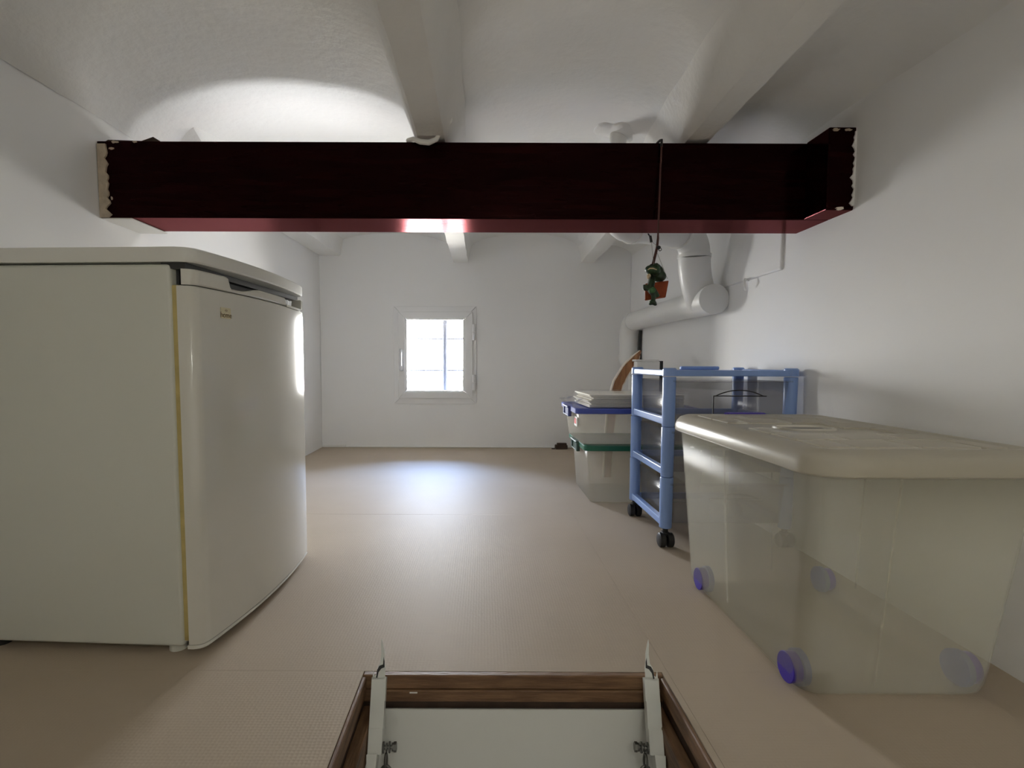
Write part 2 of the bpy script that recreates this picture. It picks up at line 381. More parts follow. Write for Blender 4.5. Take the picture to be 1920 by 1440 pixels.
# raised plaster panel on the right wall above the drawers
pp = MB(); pp.box(XR - 0.008, XR + 0.02, 1.86, 2.32, 0.925, 1.36, 0.006); struct(pp.build('trim_1', 'wall'))

# lower room under the hatch
lr = MB(); lr.box(-1.9, 2.0, -1.9, 2.6, -2.55, -2.45); struct(lr.build('floor_lower', 'timber'))
for nm, bx in (('wall_lower_left', (-2.0, -1.9, -1.9, 2.6)), ('wall_lower_right', (2.0, 2.1, -1.9, 2.6)), ('wall_lower_far', (-2.0, 2.1, 2.6, 2.7)), ('wall_lower_back', (-2.0, 2.1, -2.0, -1.9))):
    q = MB(); q.box(*bx, -2.55, -0.16); struct(q.build(nm, 'wall'))
q = MB(); q.box(-2, HX0 - .02, -2, 2.7, -0.20, -0.161); q.box(HX1 + .02, 2.1, -2, 2.7, -0.20, -0.161); q.box(HX0 - .02, HX1 + .02, HY1 + .02, 2.7, -0.20, -0.161); q.box(HX0 - .02, HX1 + .02, -2, HY0 - .02, -0.20, -0.161)
struct(q.build('ceiling_lower', 'wall'))

# ------------------------------------------------------------------ window
win = struct(thing('window_1', (-0.334, YF, 0.653)))
def frame_board(name, parent, m, ox0, ox1, oz0, oz1, ix0, ix1, iz0, iz1, y0, y1):
    """four mitred boards"""
    O = [(ox0, oz0), (ox1, oz0), (ox1, oz1), (ox0, oz1)]; I = [(ix0, iz0), (ix1, iz0), (ix1, iz1), (ix0, iz1)]
    for k in range(4):
        a, b, c, d = O[k], O[(k + 1) % 4], I[(k + 1) % 4], I[k]
        cx = sum(p[0] for p in (a, b, c, d)) / 4; czz = sum(p[1] for p in (a, b, c, d)) / 4
        s_ = 0.996
        pts = [(cx + (p[0] - cx) * s_, czz + (p[1] - czz) * s_) for p in (a, b, c, d)]
        mb = MB(); mb.prism(pts, 'y', y0, y1); bmesh.ops.bevel(mb.bm, geom=[e for e in mb.bm.edges], offset=0.0012, segments=1, affect='EDGES')
        mb.build(name, m, parent)
frame_board('frame_board', win, 'winwhite', -0.289, 0.289, -0.341, 0.341, -0.232, 0.232, -0.285, 0.285, -0.012, 0.05)
frame_board('sash_board', win, 'winwhite', -0.256, 0.262, -0.300, 0.302, -0.208, 0.210, -0.254, 0.256, -0.030, 0.03)
frame_board('glazing_bead', win, 'winwhite', -0.210, 0.212, -0.256, 0.258, -0.197, 0.193, -0.247, 0.247, -0.020, 0.02)
MB().box(-0.2, 0.2, 0.0, 0.006, -0.25, 0.25).build('pane', 'glass', win)
hd = MB(); hd.box(-0.246, -0.222, -0.042, -0.030, -0.11, 0.045, 0.005); hd.tube([(-0.234, -0.04, 0.02), (-0.234, -0.062, 0.02), (-0.234, -0.066, 0.0), (-0.234, -0.064, -0.075)], [0.007, 0.008, 0.008, 0.006], 10)
hd.build('handle', 'chrome', win, smooth=True)
for z in (0.16, -0.19):
    h = MB(); h.cyl((0.272, -0.034, z - 0.055), (0.272, -0.034, z - 0.003), 0.011, 14); h.cyl((0.272, -0.034, z + 0.003), (0.272, -0.034, z + 0.055), 0.011, 14); h.box(0.255, 0.272, -0.034, -0.026, z - 0.05, z + 0.05)
    h.build('hinge', 'hinge', win, smooth=True)
gr = thing('window_grille', (-0.334, YF + 0.19, 0.653), 0, 'iron security grille of one upright and two crossbars outside the window', 'grille')
def bar(a, b, r): MB().cyl(a, b, r, 10).build('bar', 'bars', gr, smooth=True)
bar((0.055, 0, -0.29), (0.055, 0, 0.29), 0.021)
bar((-0.235, 0, 0.125), (0.235, 0, 0.125), 0.006); bar((-0.235, 0, -0.108), (0.235, 0, -0.108), 0.006)

# ------------------------------------------------------------------ beam
YB0, YB1, BZ0, BZ1 = 1.625, 1.795, 1.031, 1.253
beam = thing('support_beam', (0, 1.71, BZ0), 0, 'dark mahogany painted beam spanning the attic from wall to wall under the joists', 'beam')
m = MB(); m.box(XL - 0.02, XR + 0.02, YB0 - 1.71, YB1 - 1.71, 0, BZ1 - BZ0, 0.003, 2); m.build('beam_body', 'beam', beam)
m = MB(); m.box(0.955, XR + 0.02, 1.52 - 1.71, YB0 - 1.71 + 0.001, 0, BZ1 - BZ0 + 0.002, 0.003, 2); m.build('end_block', 'beam', beam)
# ragged plaster made good around both ends
def ragged(name, x, dirx, y, z0, z1, mt, n=26, base=0.012, amp=0.012, seed=0, thick=0.006):
    mb = MB(); pts = [(x, z0)]; outer = []
    for i in range(n + 1):
        z = z0 + (z1 - z0) * i / n
        outer.append((x + dirx * (base + amp * (0.5 + noise.noise(Vector((i * 0.45, seed, 0)))) + random.uniform(0, amp * .35)), z))
    pts = [(x, z0)] + outer + [(x, z1)]
    mb.prism(pts, 'y', y - thick, y)
    return mb.build(name, mt, beam)
ragged('plaster_edge', XL, 1, YB0 - 1.71, 0.0, BZ1 - BZ0 - 0.01, 'chip', base=0.016, amp=0.016, seed=1)
ragged('plaster_edge', XR, -1, 1.52 - 1.71, 0.01, BZ1 - BZ0 - .01, 'wall', base=-0.002, amp=0.012, seed=5, thick=0.004)
def patch(cx, y, cz_, w, h, seed, mt='chip', horizontal=False):
    mb = MB(); pts = []
    for i in range(14):
        a = 2 * math.pi * i / 14; k = 0.75 + 0.5 * noise.noise(Vector((math.cos(a) * 1.6, math.sin(a) * 1.6, seed)))
        pts.append((cx + w * k * math.cos(a), cz_ + h * k * math.sin(a)))
    if horizontal: mb.prism(pts, 'z', -0.0022, 0.001)
    else: mb.prism(pts, 'y', y - 0.0022, y + 0.001)
    mb.build('paint_chip', mt, beam)
yb = 1.52 - 1.71
patch(0.972, yb, 0.216, 0.012, 0.005, 2); patch(1.004, yb, 0.216, 0.012, 0.005, 4); patch(0.993, yb, 0.004, 0.018, 0.005, 6, 'woodpale')
patch(-1.105, YB0 - 1.71, 0.056, 0.004, 0.006, 8); patch(-1.09, YB0 - 1.71, 0.218, 0.012, 0.005, 9); patch(-1.03, YB0 - 1.71, 0.219, 0.010, 0.003, 10)
patch(-1.10, YB0 - 1.71, 0.20, 0.010, 0.004, 12)
# packing wedge between beam and left joist
m = MB(); m.prism([(-1.135, 0.222), (-0.955, 0.222), (-0.985, 0.24), (-1.02, 0.228), (-1.12, 0.231)], 'y', -0.07, 0.05); m.build('packing_wedge', 'dark_brown', beam)
m = MB(); m.box(XL, -1.05, -0.083, 0.10, -0.004, 0.0, 0.001, 1); m.build('bearing_strip', 'white', beam)

# white cable looped over the beam
c = MB(); c.tube([(-0.225, 1.64, 1.262), (-0.205, 1.612, 1.256), (-0.185, 1.606, 1.246), (-0.16, 1.605, 1.243), (-0.138, 1.607, 1.253), (-0.128, 1.61, 1.272), (-0.126, 1.612, 1.292), (-0.118, 1.612, 1.300), (-0.103, 1.612, 1.298), (-0.096, 1.613, 1.305), (-0.095, 1.614, 1.318)],
       [0.007, 0.007, 0.008, 0.008, 0.007, 0.006, 0.006, 0.005, 0.005, 0.005, 0.004], 10)
tag(c.build('cable_loop', 'joist', smooth=True), 'white painted cable looped over the top edge of the dark beam', 'cable')

# ------------------------------------------------------------------ lamps: tube on the beam, two added fill globes
def glow(name, col, strength):
    m = bpy.data.materials.new(name); m.use_nodes = True; t = m.node_tree; t.nodes.clear()
    o = t.nodes.new('ShaderNodeOutputMaterial'); e = t.nodes.new('ShaderNodeEmission'); e.inputs[0].default_value = (*col, 1); e.inputs[1].default_value = strength
    t.links.new(e.outputs[0], o.inputs[0]); M[name] = m; return name
tl = thing('tube_lamp', (-0.62, 1.84, 1.15), 0, 'white tube lamp fixed to the far side of the dark beam', 'lamp')
MB().box(-0.23, 0.23, -0.044, -0.022, -0.025, 0.025, 0.004).build('lamp_base', 'winwhite', tl)
for sx in (-1, 1): MB().box(sx * 0.215 - 0.012, sx * 0.215 + 0.012, -0.022, 0.018, -0.018, 0.018, 0.004).build('lamp_holder', 'winwhite', tl)
MB().cyl((-0.204, 0, 0), (0.204, 0, 0), 0.013, 16).build('tube', glow('tube_glow', (0.97, 0.98, 1.0), 40.0 * KT), tl, smooth=True)
def fill_globe(loc, drop, r, gl, label):  # unseen fixture, added as fill light
    t = thing('fill_globe', loc, 0, label, 'lamp')
    MB().tube([(0, 0, 0.02), (0, 0, -0.012), (0, 0, -0.018)], [0.05, 0.05, 0.04], 20).build('ceiling_rose', 'winwhite', t, smooth=True)
    MB().cyl((0, 0, -0.018), (0, 0, -drop + r), 0.012, 12).build('stem', 'winwhite', t, smooth=True)
    MB().ball((0, 0, -drop), r, u=24, v=16).build('globe', gl, t, smooth=True)
    return t
fill_globe((0.28, -0.75, 1.37), 0.13, 0.07, glow('fill_globe_glow', (0.98, 0.965, 0.86), 60.0 * KB), 'added fill globe on the attic ceiling behind the hatch')  # added out of view to brighten the near walls and fridge side
fill_globe((0.06, -0.9, -0.20), 0.16, 0.09, glow('lower_fill_glow', (1.0, 0.95, 0.86), 60.0 * KL), 'added fill globe on the ceiling of the room below')  # added out of view to brighten the trapdoor

# ------------------------------------------------------------------ fridge (door faces +x)
fr = thing('fridge', (-0.612, 1.056, 0.0), R(-3.0), 'white undercounter fridge with bowed door and yellowed seal', 'fridge')
fr.scale = (1, 1, 0.985)
D, WV = 0.470, 0.562           # cabinet depth (x) and width (y)
m = MB(); m.box(-D, 0, 0, WV, 0.018, 0.806, 0.008, 3); m.build('cabinet', 'fridge', fr, smooth=True)
def bow(v, x0=0.045, k=0.024): return x0 + k * (1 - (2 * v / WV - 1) ** 2)
def bowed_slab(v0, v1, xin, z0, ztop, x0=0.045, k=0.024, rc=0.02, n=28, ends=(True, True), zlow=None):
    """slab whose outer face follows the bowed door in plan; ztop may be a function of v"""
    zt = ztop if callable(ztop) else (lambda v: ztop)
    vs = []
    for i in range(n + 1): vs.append(v0 + (v1 - v0) * i / n)
    for e, s_ in ((v0, 1), (v1, -1)):
        for q in (0.003, 0.007, 0.012, 0.018): vs.append(e + s_ * q)
    vs = sorted(set(round(v, 5) for v in vs)); mb = MB(); L = []
    for v in vs:
        xo = bow(v, x0, k)
        for e, on in ((v0, ends[0]), (v1, ends[1])):
            d = abs(v - e)
            if on and d < rc: xo -= rc - math.sqrt(max(0, rc * rc - (rc - d) ** 2))
        t = zt(v); e = 0.003
        L.append([(xin, v, z0), (xo - e, v, z0), (xo, v, z0 + e), (xo, v, t - e), (xo - e, v, t), (xin, v, t)])
    loft(mb, L); return mb
bowed_slab(0.0, WV, 0.012, 0.0245, 0.763).build('door', 'door', fr, smooth=True)
def band(v):
    def sm(a, b, t): t = max(0, min(1, (t - a) / (b - a))); return t * t * (3 - 2 * t)
    z = 0.796
    z -= 0.024 * sm(0.105, 0.116, v)            # scoop
    z += 0.013 * sm(0.15, 0.24, v)
    z -= 0.020 * sm(0.383, 0.391, v)
    z += 0.031 * sm(0.523, 0.530, v)
    return z
bowed_slab(0.0, WV, 0.022, 0.765, band, n=90).build('handle_trim', 'door', fr, smooth=True)
bowed_slab(0.02, WV - 0.02, 0.006, 0.768, 0.798, x0=0.012, k=0.006, n=12).build('grip_recess_shade', 'dark', fr)  # worktop shadow in the grip, put in as a dark backing
bowed_slab(-0.002, WV + 0.002, 0.010, 0.016, 0.0235, n=28).build('door_foot_trim', 'door', fr, smooth=True)
tp = bowed_slab(-0.004, WV + 0.004, -D - 0.002, 0.809, 0.838, x0=0.046, k=0.026, rc=0.03)
tp.build('worktop', 'top', fr, smooth=True)
m = MB(); m.box(-0.004, 0.013, 0.006, 0.016, 0.03, 0.765, 0.002, 1); m.box(-0.004, 0.013, WV - 0.016, WV - 0.006, 0.03, 0.765, 0.002, 1); m.box(-0.004, 0.013, 0.006, WV - 0.006, 0.03, 0.04); m.build('door_gasket', 'gasket', fr)
for x, y in ((-0.03, 0.03), (-0.42, 0.03), (-0.03, WV - 0.03), (-0.42, WV - 0.03)):
    MB().cyl((x, y, 0), (x, y, 0.02), 0.017, 14).build('foot', 'black' if x < -0.1 else 'fridge', fr, smooth=True)
MB().box(-0.02, 0.028, 0.004, WV - 0.004, 0.7965, 0.8088).build('lid_gap_shade', 'dark', fr)  # dark filler in place of the shade under the worktop
# badge: cream plate with a small mark and the word home, set on the bowed door
vb, zb = 0.094, 0.717
def on_door(v, z, out): return Vector((bow(v) + out, v, z))
slope = math.atan2(bow(vb + 0.01) - bow(vb - 0.01), 0.02)
BM = Matrix.Translation(on_door(vb, zb, 0.0004)) @ Matrix.Rotation(-slope, 4, 'Z') @ Matrix(((0, 0, 1, 0), (1, 0, 0, 0), (0, 1, 0, 0), (0, 0, 0, 1)))
bd = MB(); bd.box(-0.0165, 0.0165, -0.0115, 0.0115, -0.001, 0.0010, 0.0005, 1); bmesh.ops.transform(bd.bm, matrix=BM, verts=list(bd.bm.verts)); badge = bd.build('badge', 'badge', fr)
def text_mesh(name, s, size, m, parent, mtx, depth=0.0002):
    cu = bpy.data.curves.new(name, 'FONT'); cu.body = s; cu.size = size; cu.extrude = depth; cu.align_x = 'CENTER'; cu.align_y = 'CENTER'
    to = bpy.data.objects.new(name, cu); COL.objects.link(to)
    bpy.context.view_layer.update()
    me = bpy.data.meshes.new_from_object(to.evaluated_get(bpy.context.evaluated_depsgraph_get())); bpy.data.objects.remove(to)
    me.transform(mtx); me.materials.clear(); me.materials.append(M[m])
    o = bpy.data.objects.new(name, me); COL.objects.link(o); o.parent = parent; return o
text_mesh('badge_lettering', 'home', 0.0165, 'badgeink', badge, BM @ Matrix.Translation((0, -0.0045, 0.0012)))
em = MB()
em.poly([BM @ Vector(p) for p in ((-0.0042, 0.0055, 0.0012), (-0.0005, 0.0085, 0.0012), (-0.0014, 0.0055, 0.0012), (-0.0005, 0.0025, 0.0012))], [(0, 1, 2, 3)])
em.poly([BM @ Vector(p) for p in ((0.0046, 0.0055, 0.0012), (0.0005, 0.0090, 0.0012), (0.0020, 0.0055, 0.0012), (0.0005, 0.0022, 0.0012))], [(0, 1, 2, 3)])
em.build('badge_emblem', 'badgeink', badge)

# ------------------------------------------------------------------ blue drawer cart (drawers face the camera side)
CX0, CX1, CY0, CY1 = 0.583, 1.018, 1.705, 2.105
ct = thing('drawer_cart', ((CX0 + CX1) / 2, (CY0 + CY1) / 2, 0), 0, 'blue plastic drawer cart on black casters with three smoky drawers', 'drawer cart')
hx, hy = (CX1 - CX0) / 2, (CY1 - CY0) / 2
pr = 0.021
tiers = [0.062, 0.232, 0.397, 0.560]
for sx in (-1, 1):
    for sy in (-1, 1):
        x, y = sx * (hx - pr), sy * (hy - pr); mb = MB()
        for a, b in zip(tiers, tiers[1:]): loft(mb, [[(x + pr * s_ * math.cos(2 * math.pi * k / 20), y + pr * s_ * math.sin(2 * math.pi * k / 20), z) for k in range(20)] for z, s_ in ((a + 0.0008, 0.86), (a + 0.003, 0.95), ((a + b) / 2, 0.97), (b - 0.003, 1.0), (b - 0.0006, 0.93))])
        mb.build('post', 'blue', ct, smooth=True)
        MB().tube([(x, y, 0.562), (x, y, 0.584), (x, y, 0.588)], [pr * 1.07, pr * 1.05, pr * .85], 20).build('post_cap', 'blue', ct, smooth=True)
        cs = MB(); cs.cyl((x, y, 0.040), (x, y, 0.064), 0.009, 12); cs.box(x - 0.012, x + 0.012, y - 0.014, y + 0.014, 0.036, 0.050, 0.004); cst = cs.build('caster', 'black', ct, smooth=True)
        for dx in (-0.013, 0.013):
            MB().tube([(x + dx - 0.011 , y - 0.006, 0.0235), (x + dx - 0.008, y - 0.006, 0.0235), (x + dx + 0.008, y - 0.006, 0.0235), (x + dx + 0.011, y - 0.006, 0.0235)], [0.019, 0.0235, 0.0235, 0.019], 20).build('wheel', 'black', cst, smooth=True)
m = MB(); m.box(-hx + pr, hx - pr, -hy + 0.006, hy - 0.006, 0.566, 0.578, 0.003); m.box(-hx + 0.004, -hx + 0.022, -hy + pr, hy - pr, 0.562, 0.582, 0.003); m.box(hx - 0.022, hx - 0.004, -hy + pr, hy - pr, 0.562, 0.582, 0.003)
m.box(-hx + pr, hx - pr, -hy + 0.004, -hy + 0.016, 0.562, 0.581, 0.003); m.box(-0.03, 0.12, hy - 0.03, hy - 0.008, 0.578, 0.592, 0.005)
m.build('top_panel', 'blue', ct)
for z in tiers[:3]:
    for sx in (-1, 1):
        m = MB(); x = sx * (hx - 0.016); m.box(x - 0.010, x + 0.010, -hy + pr, hy - pr, z + 0.006, z + 0.030, 0.003); m.build('side_rail', 'blue', ct)
    m = MB(); m.box(-hx + pr, hx - pr, hy - 0.026, hy - 0.012, z + 0.006, z + 0.03, 0.003); m.build('back_rail', 'blue', ct)
    # drawer: open-topped smoky tray
    z0, z1 = z + 0.018, z + 0.148; X0, X1, Y0, Y1 = -hx + 0.030, hx - 0.030, -hy + 0.004, hy - 0.04
    mb = MB(); loft(mb, [[(x, y, z0) for x, y in rrect(X0 + 0.008, X1 - 0.008, Y0 + 0.012, Y1 - 0.008, 0.012)], [(x, y, z0 + 0.02) for x, y in rrect(X0 + 0.006, X1 - 0.006, Y0 + 0.010, Y1 - 0.006, 0.014)], [(x, y, z1) for x, y in rrect(X0, X1, Y0, Y1, 0.014)]], True, False)
    dr = solidify(mb.build('drawer', 'smoke', ct, smooth=True), 0.002)
    hdl = MB(); xs_ = [-0.075 + 0.15 * i / 16 for i in range(17)]
    cur = [(x + 0.02, Y0 - 0.008, z1 - 0.045 + 0.018 * (1 - (x / 0.075) ** 2)) for x in xs_]
    hdl.tube(cur, 0.0018, 6); hdl.box(-0.065, 0.105, Y0 - 0.012, Y0 + 0.002, z1 - 0.047, z1 - 0.044); hdl.box(-0.062, -0.059, Y0 - 0.004, Y0 + 0.001, z1 - 0.11, z1 - 0.046)
    hdl.build('drawer_handle', 'black', dr)
    lp = MB(); lp.box(-hx + 0.026, hx - 0.026, Y0 - 0.006, Y0 + 0.006, z1 - 0.002, z1 + 0.004, 0.001, 1); lp.build('drawer_lip', 'smoke', dr)

# ------------------------------------------------------------------ big milky storage box on wheels
bx = thing('storage_bin', (0.746, 1.182, 0), 0, 'large milky translucent wheeled storage box with pale lid against the wall', 'storage box')
BX, BY, BH = 0.172, 0.262, 0.435      # half sizes at the foot
TX, TY = 0.196, 0.312                 # half sizes under the lid
mb = MB(); loops = []
for t in (0, 0.02, 0.06, 0.3, 0.6, 1.0):
    k = t; e = 0.012 if t == 0 else (0.003 if t == 0.02 else 0)
    a = BX + (TX - BX) * k - e; b_ = BY + (TY - BY) * k - e
    loops.append([(x, y, 0.004 + (BH - 0.004) * t) for x, y in rrect(-a, a, -b_, b_, 0.034, 8)])
loft(mb, loops, True, False); solidify(mb.build('bin_body', 'milky', bx, smooth=True), 0.0025)
# moulded vertical ribs on the walls
def wall_x(z, s): return s * (BX + (TX - BX) * (z / BH) + 0.0015)
def wall_y(z, s): return s * (BY + (TY - BY) * (z / BH) + 0.0015)
for s in (-1, 1):
    for yy in ((0.02,) if s < 0 else (0.10,)):
        MB().tube([(wall_x(0.05, s), yy, 0.05), (wall_x(0.41, s), yy * 1.1, 0.41)], 0.0018, 6).build('rib', 'milky', bx)
    for xx in ((-0.045,) if s < 0 else (0.06,)):
        MB().tube([(xx, wall_y(0.03, s), 0.03), (xx * 1.15, wall_y(0.41, s), 0.41)], 0.0018, 6).build('rib', 'milky', bx)
# lid: rolled rim and flat top
LX, LY = 0.213, 0.335
mb = MB(); L = []
for ins, z in ((0.004, 0.418), (0.0, 0.421), (0.0, 0.434), (0.004, 0.446), (0.012, 0.456), (0.026, 0.4615), (0.040, 0.4615), (0.046, 0.458)):
    L.append([(x, y, z) for x, y in rrect(-LX + ins, LX - ins, -LY + ins, LY - ins, max(0.012, 0.06 - ins), 8)])
loft(mb, L, False, True); lid = solidify(mb.build('lid', 'lid_milky', bx, smooth=True), 0.0028, -1)
for j in range(6):
    y0 = -0.280 + j * 0.0935
    cuts = [-0.158, -0.050, 0.058, 0.158] if j % 2 else [-0.158, -0.104, 0.004, 0.112, 0.158]
    for xa, xb in zip(cuts, cuts[1:]):
        if j in (2, 3) and xa < 0.03 and xb > -0.075: continue
        MB().box(xa + 0.003, xb - 0.003, y0 + 0.003, y0 + 0.0905, 0.4565, 0.4615, 0.0018, 2).build('lid_panel', 'lid_milky', lid)
m = MB(); loft(m, [[(x - 0.03, y, z) for x, y in rrect(-0.062 + e, 0.062 - e, -0.040 + e, 0.040 - e, 0.030, 6)] for e, z in ((0, 0.4585), (0.001, 0.4625), (0.006, 0.4632), (0.008, 0.4590))], False, False); m.build('lid_grip', 'lid_milky', lid, smooth=True)
m = MB(); m.box(-0.078, 0.018, -0.024, 0.016, 0.4582, 0.4590, 0.0003, 1); m.build('grip_hollow_shade', 'dark', lid)  # flat dark plate, shade of the hollow given by its colour
for s in (-1, 1):
    m = MB(); m.box(-0.055, 0.055, s * (LY - 0.006) - 0.012, s * (LY - 0.006) + 0.012, 0.405 if s < 0 else 0.40, 0.4645 if s > 0 else 0.43, 0.004)
    if s > 0: m.build('latch', 'violet', bx)
    else: m.bm.free()
for sx in (-1, 1):
    for sy in (-1, 1):
        y = sy * 0.205 - 0.010; xo = sx * (BX + 0.002)
        wl = MB(); wl.tube([(xo - sx * 0.018, y, 0.034), (xo - sx * 0.0005, y, 0.034), (xo + sx * 0.0006, y, 0.034)], [0.028, 0.0285, 0.0275], 28)
        w = wl.build('wheel', 'violet', bx, smooth=True)
        hs = MB(); hs.tube([(xo - sx * 0.030, y, 0.034), (xo - sx * 0.0185, y, 0.034)], [0.033, 0.033], 24); hs.build('wheel_housing', 'wheel_cl', w, smooth=True)

# ------------------------------------------------------------------ two stacked frosted boxes
def stack_box(x0, x1, y0, y1, z0, h, lidm, clipm, label, seed):
    t = thing('storage_box', ((x0 + x1) / 2, (y0 + y1) / 2, z0), 0, label, 'storage box', 'clip-lid boxes stacked by the far corner')
    a, b = (x1 - x0) / 2, (y1 - y0) / 2; mb = MB()
    loft(mb, [[(x, y, z) for x, y in rrect(-a * s_, a * s_, -b * s_, b * s_, 0.025, 5)] for s_, z in ((0.90, 0.002), (0.915, 0.008), (0.95, h * .55), (0.985, h))], True, False)
    solidify(mb.build('box_body', 'clearbox', t, smooth=True), 0.002)
    mb = MB(); L = []
    for e, z in ((0.004, h - 0.016), (0.0, h - 0.014), (0.0, h + 0.004), (0.003, h + 0.007), (0.022, h + 0.007), (0.026, h + 0.002)):
        L.append([(x, y, z) for x, y in rrect(-a - 0.012 + e, a + 0.012 - e, -b - 0.012 + e, b + 0.012 - e, 0.022, 5)])
    loft(mb, L, False, True); ld = solidify(mb.build('lid', lidm, t, smooth=True), 0.0025, -1)
    for s in (-1, 1):
        for yy in ((0.0,)):
            x = s * (a + 0.014); mb = MB()
            mb.box(x - 0.008, x + 0.008, yy - 0.075, yy + 0.075, h - 0.040, h - 0.034, 0.002); mb.box(x - 0.008, x + 0.008, yy - 0.075, yy - 0.050, h - 0.038, h + 0.004, 0.003); mb.box(x - 0.008, x + 0.008, yy + 0.050, yy + 0.075, h - 0.038, h + 0.004, 0.003)
            mb.box(x - 0.012, x + 0.006, yy - 0.075, yy + 0.075, h - 0.002, h + 0.0065, 0.003); mb.box(x - 0.002, x + 0.001, yy - 0.06, yy + 0.06, h - 0.036, h + 0.004)
            mb.build('clip', clipm, t)
    return t, a, b
b1, a1, bb1 = stack_box(0.445, 0.965, 2.255, 2.660, 0.0, 0.245, 'lidgreen', 'clip', 'frosted box with green clip lid, bottom of the stack by the pipe', 1)
b2_, a2, bb2 = stack_box(0.405, 0.925, 2.255, 2.660, 0.2535, 0.150, 'lidblue', 'clipblue', 'frosted box with blue clip lid and red sticker, topmost of the stack', 2)
st = MB(); st.box(-a2 * .975 - 0.004, -a2 * .975 - 0.002, -0.165, -0.100, 0.075, 0.115); sk = st.build('sticker', 'white', b2_)
st = MB(); st.box(-a2 * .975 - 0.0052, -a2 * .975 - 0.004, -0.150, -0.106, 0.085, 0.108); st.build('sticker_print', 'red', sk)
# contents: green-tinted papers seen low inside the upper box are left to the lid below

# envelopes in a clear bag on the blue lid
en = thing('envelope_stack', (0.665, 2.45, 0.4115), R(1.5), 'stack of cream envelopes in a clear bag on the blue lid', 'envelopes')
for i in range(9):
    w = 0.215 - 0.002 * i
    e = MB(); e.box(-w + random.uniform(-.012, .012), 0.20, -0.163 + random.uniform(-.008, .006), 0.16, 0.0006 + i * 0.0062, 0.0060 + i * 0.0062, 0.0018, 2); e.build('envelope', 'paper', en)
bgm = MB(); NX, NY = 26, 12; G = []
for i in range(NX + 1):
    row = []
    for j in range(NY + 1):
        u = i / NX; v = j / NY
        x = -0.285 + 0.50 * u; y = -0.175 + 0.345 * v
        over = max(0, min(1, (u - 0.10) / 0.07)); z = 0.012 + over * 0.050 + (1 - over) * (0.018 * noise.noise(Vector((x * 40, y * 30, 0))) + 0.012 * math.sin(v * 9)) + 0.0015 * noise.noise(Vector((x * 30, y * 30, 4)))
        z = max(0.004, z)
        row.append(bgm.bm.verts.new((x, y, z)))
    G.append(row)
for i in range(NX):
    for j in range(NY): bgm.bm.faces.new((G[i][j], G[i + 1][j], G[i + 1][j + 1], G[i][j + 1]))
ed = [G[i][0] for i in range(NX + 1)]
low = [bgm.bm.verts.new((v.co.x, v.co.y - 0.004 - 0.003 * abs(noise.noise(v.co * 40)), 0.002)) for v in ed]
for i in range(NX): bgm.bm.faces.new((ed[i], low[i], low[i + 1], ed[i + 1]))
solidify(bgm.build('clear_bag', 'bag', en, smooth=True), 0.0004)

# curved brown wooden piece leaning behind the stack
wp = thing('wooden_piece', (0.66, 2.80, 0.0), 0, 'curved brown wooden piece with pale edge leaning behind the stacked boxes', 'wood piece')
cur = [(0.00, 0.0), (0.005, 0.2), (0.02, 0.40), (0.048, 0.50), (0.092, 0.58), (0.140, 0.635), (0.162, 0.668)]
hw = [0.020, 0.022, 0.024, 0.026, 0.023, 0.017, 0.004]
def strip(off0, off1, y0, y1, jag=0.0):
    mb = MB(); L = []
    n = 26
    for i in range(n + 1):
        t = i / n * (len(cur) - 1); k = min(int(t), len(cur) - 2); f = t - k
        x = cur[k][0] * (1 - f) + cur[k + 1][0] * f; z = cur[k][1] * (1 - f) + cur[k + 1][1] * f; w = hw[k] * (1 - f) + hw[k + 1] * f
        tx, tz = cur[k + 1][0] - cur[k][0], cur[k + 1][1] - cur[k][1]; l = math.hypot(tx, tz); nx, nz = -tz / l, tx / l
        j = jag * noise.noise(Vector((i * .9, off0 * 10, 0)))
        A = (x + nx * (w * off0 + j), z + nz * (w * off0 + j)); B = (x + nx * (w * off1), z + nz * (w * off1))
        L.append([(A[0], y0, A[1]), (B[0], y0, B[1]), (B[0], y1, B[1]), (A[0], y1, A[1])])
    loft(mb, L); return mb
strip(-1.0, 0.80, -0.012, 0.012, 0.004).build('wood_strip', 'wood', wp); strip(0.80, 1.05, -0.014, 0.010).build('pale_edge', 'woodpale', wp)
strip(-1.25, -1.0, -0.010, 0.006, 0.004).build('pale_edge', 'woodpale', wp)
# white carton behind the cart
wc = thing('white_carton', (0.840, 2.74, 0), 0, 'slim white carton standing behind the blue drawer cart', 'carton')
m = MB(); m.box(-0.058, 0.058, -0.03, 0.03, 0, 0.612, 0.002, 1); m.build('carton_body', 'white', wc)
m = MB(); m.box(-0.066, 0.052, -0.034, 0.034, 0.612, 0.622, 0.002, 1); m.build('carton_lid', 'white', wc)
m = MB(); m.box(0.060, 0.078, -0.02, 0.03, 0, 0.615, 0.002, 1); tag(m.build('gap_shade_strip', 'black', loc=(0.840, 2.74, 0)), 'thin black strip standing in for the shaded gap beside the white carton', 'board')  # solid black strip painted in for the shade of a gap
# brown block on the floor beside the lower box
m = thing('brown_block', (0.545, 3.715, 0), R(4), 'small dark brown block on the floor at the far wall beside the boxes', 'block')
q = MB(); q.box(-0.035, 0.05, -0.022, 0.022, 0, 0.030, 0.005); q.box(-0.022, 0.045, -0.016, 0.016, 0.030, 0.042, 0.004); q.build('block_body', 'dark_brown', m)
q = MB(); q.box(-0.060, -0.036, -0.004, 0.004, 0, 0.006, 0.001); q.build('block_pin', 'black', m)

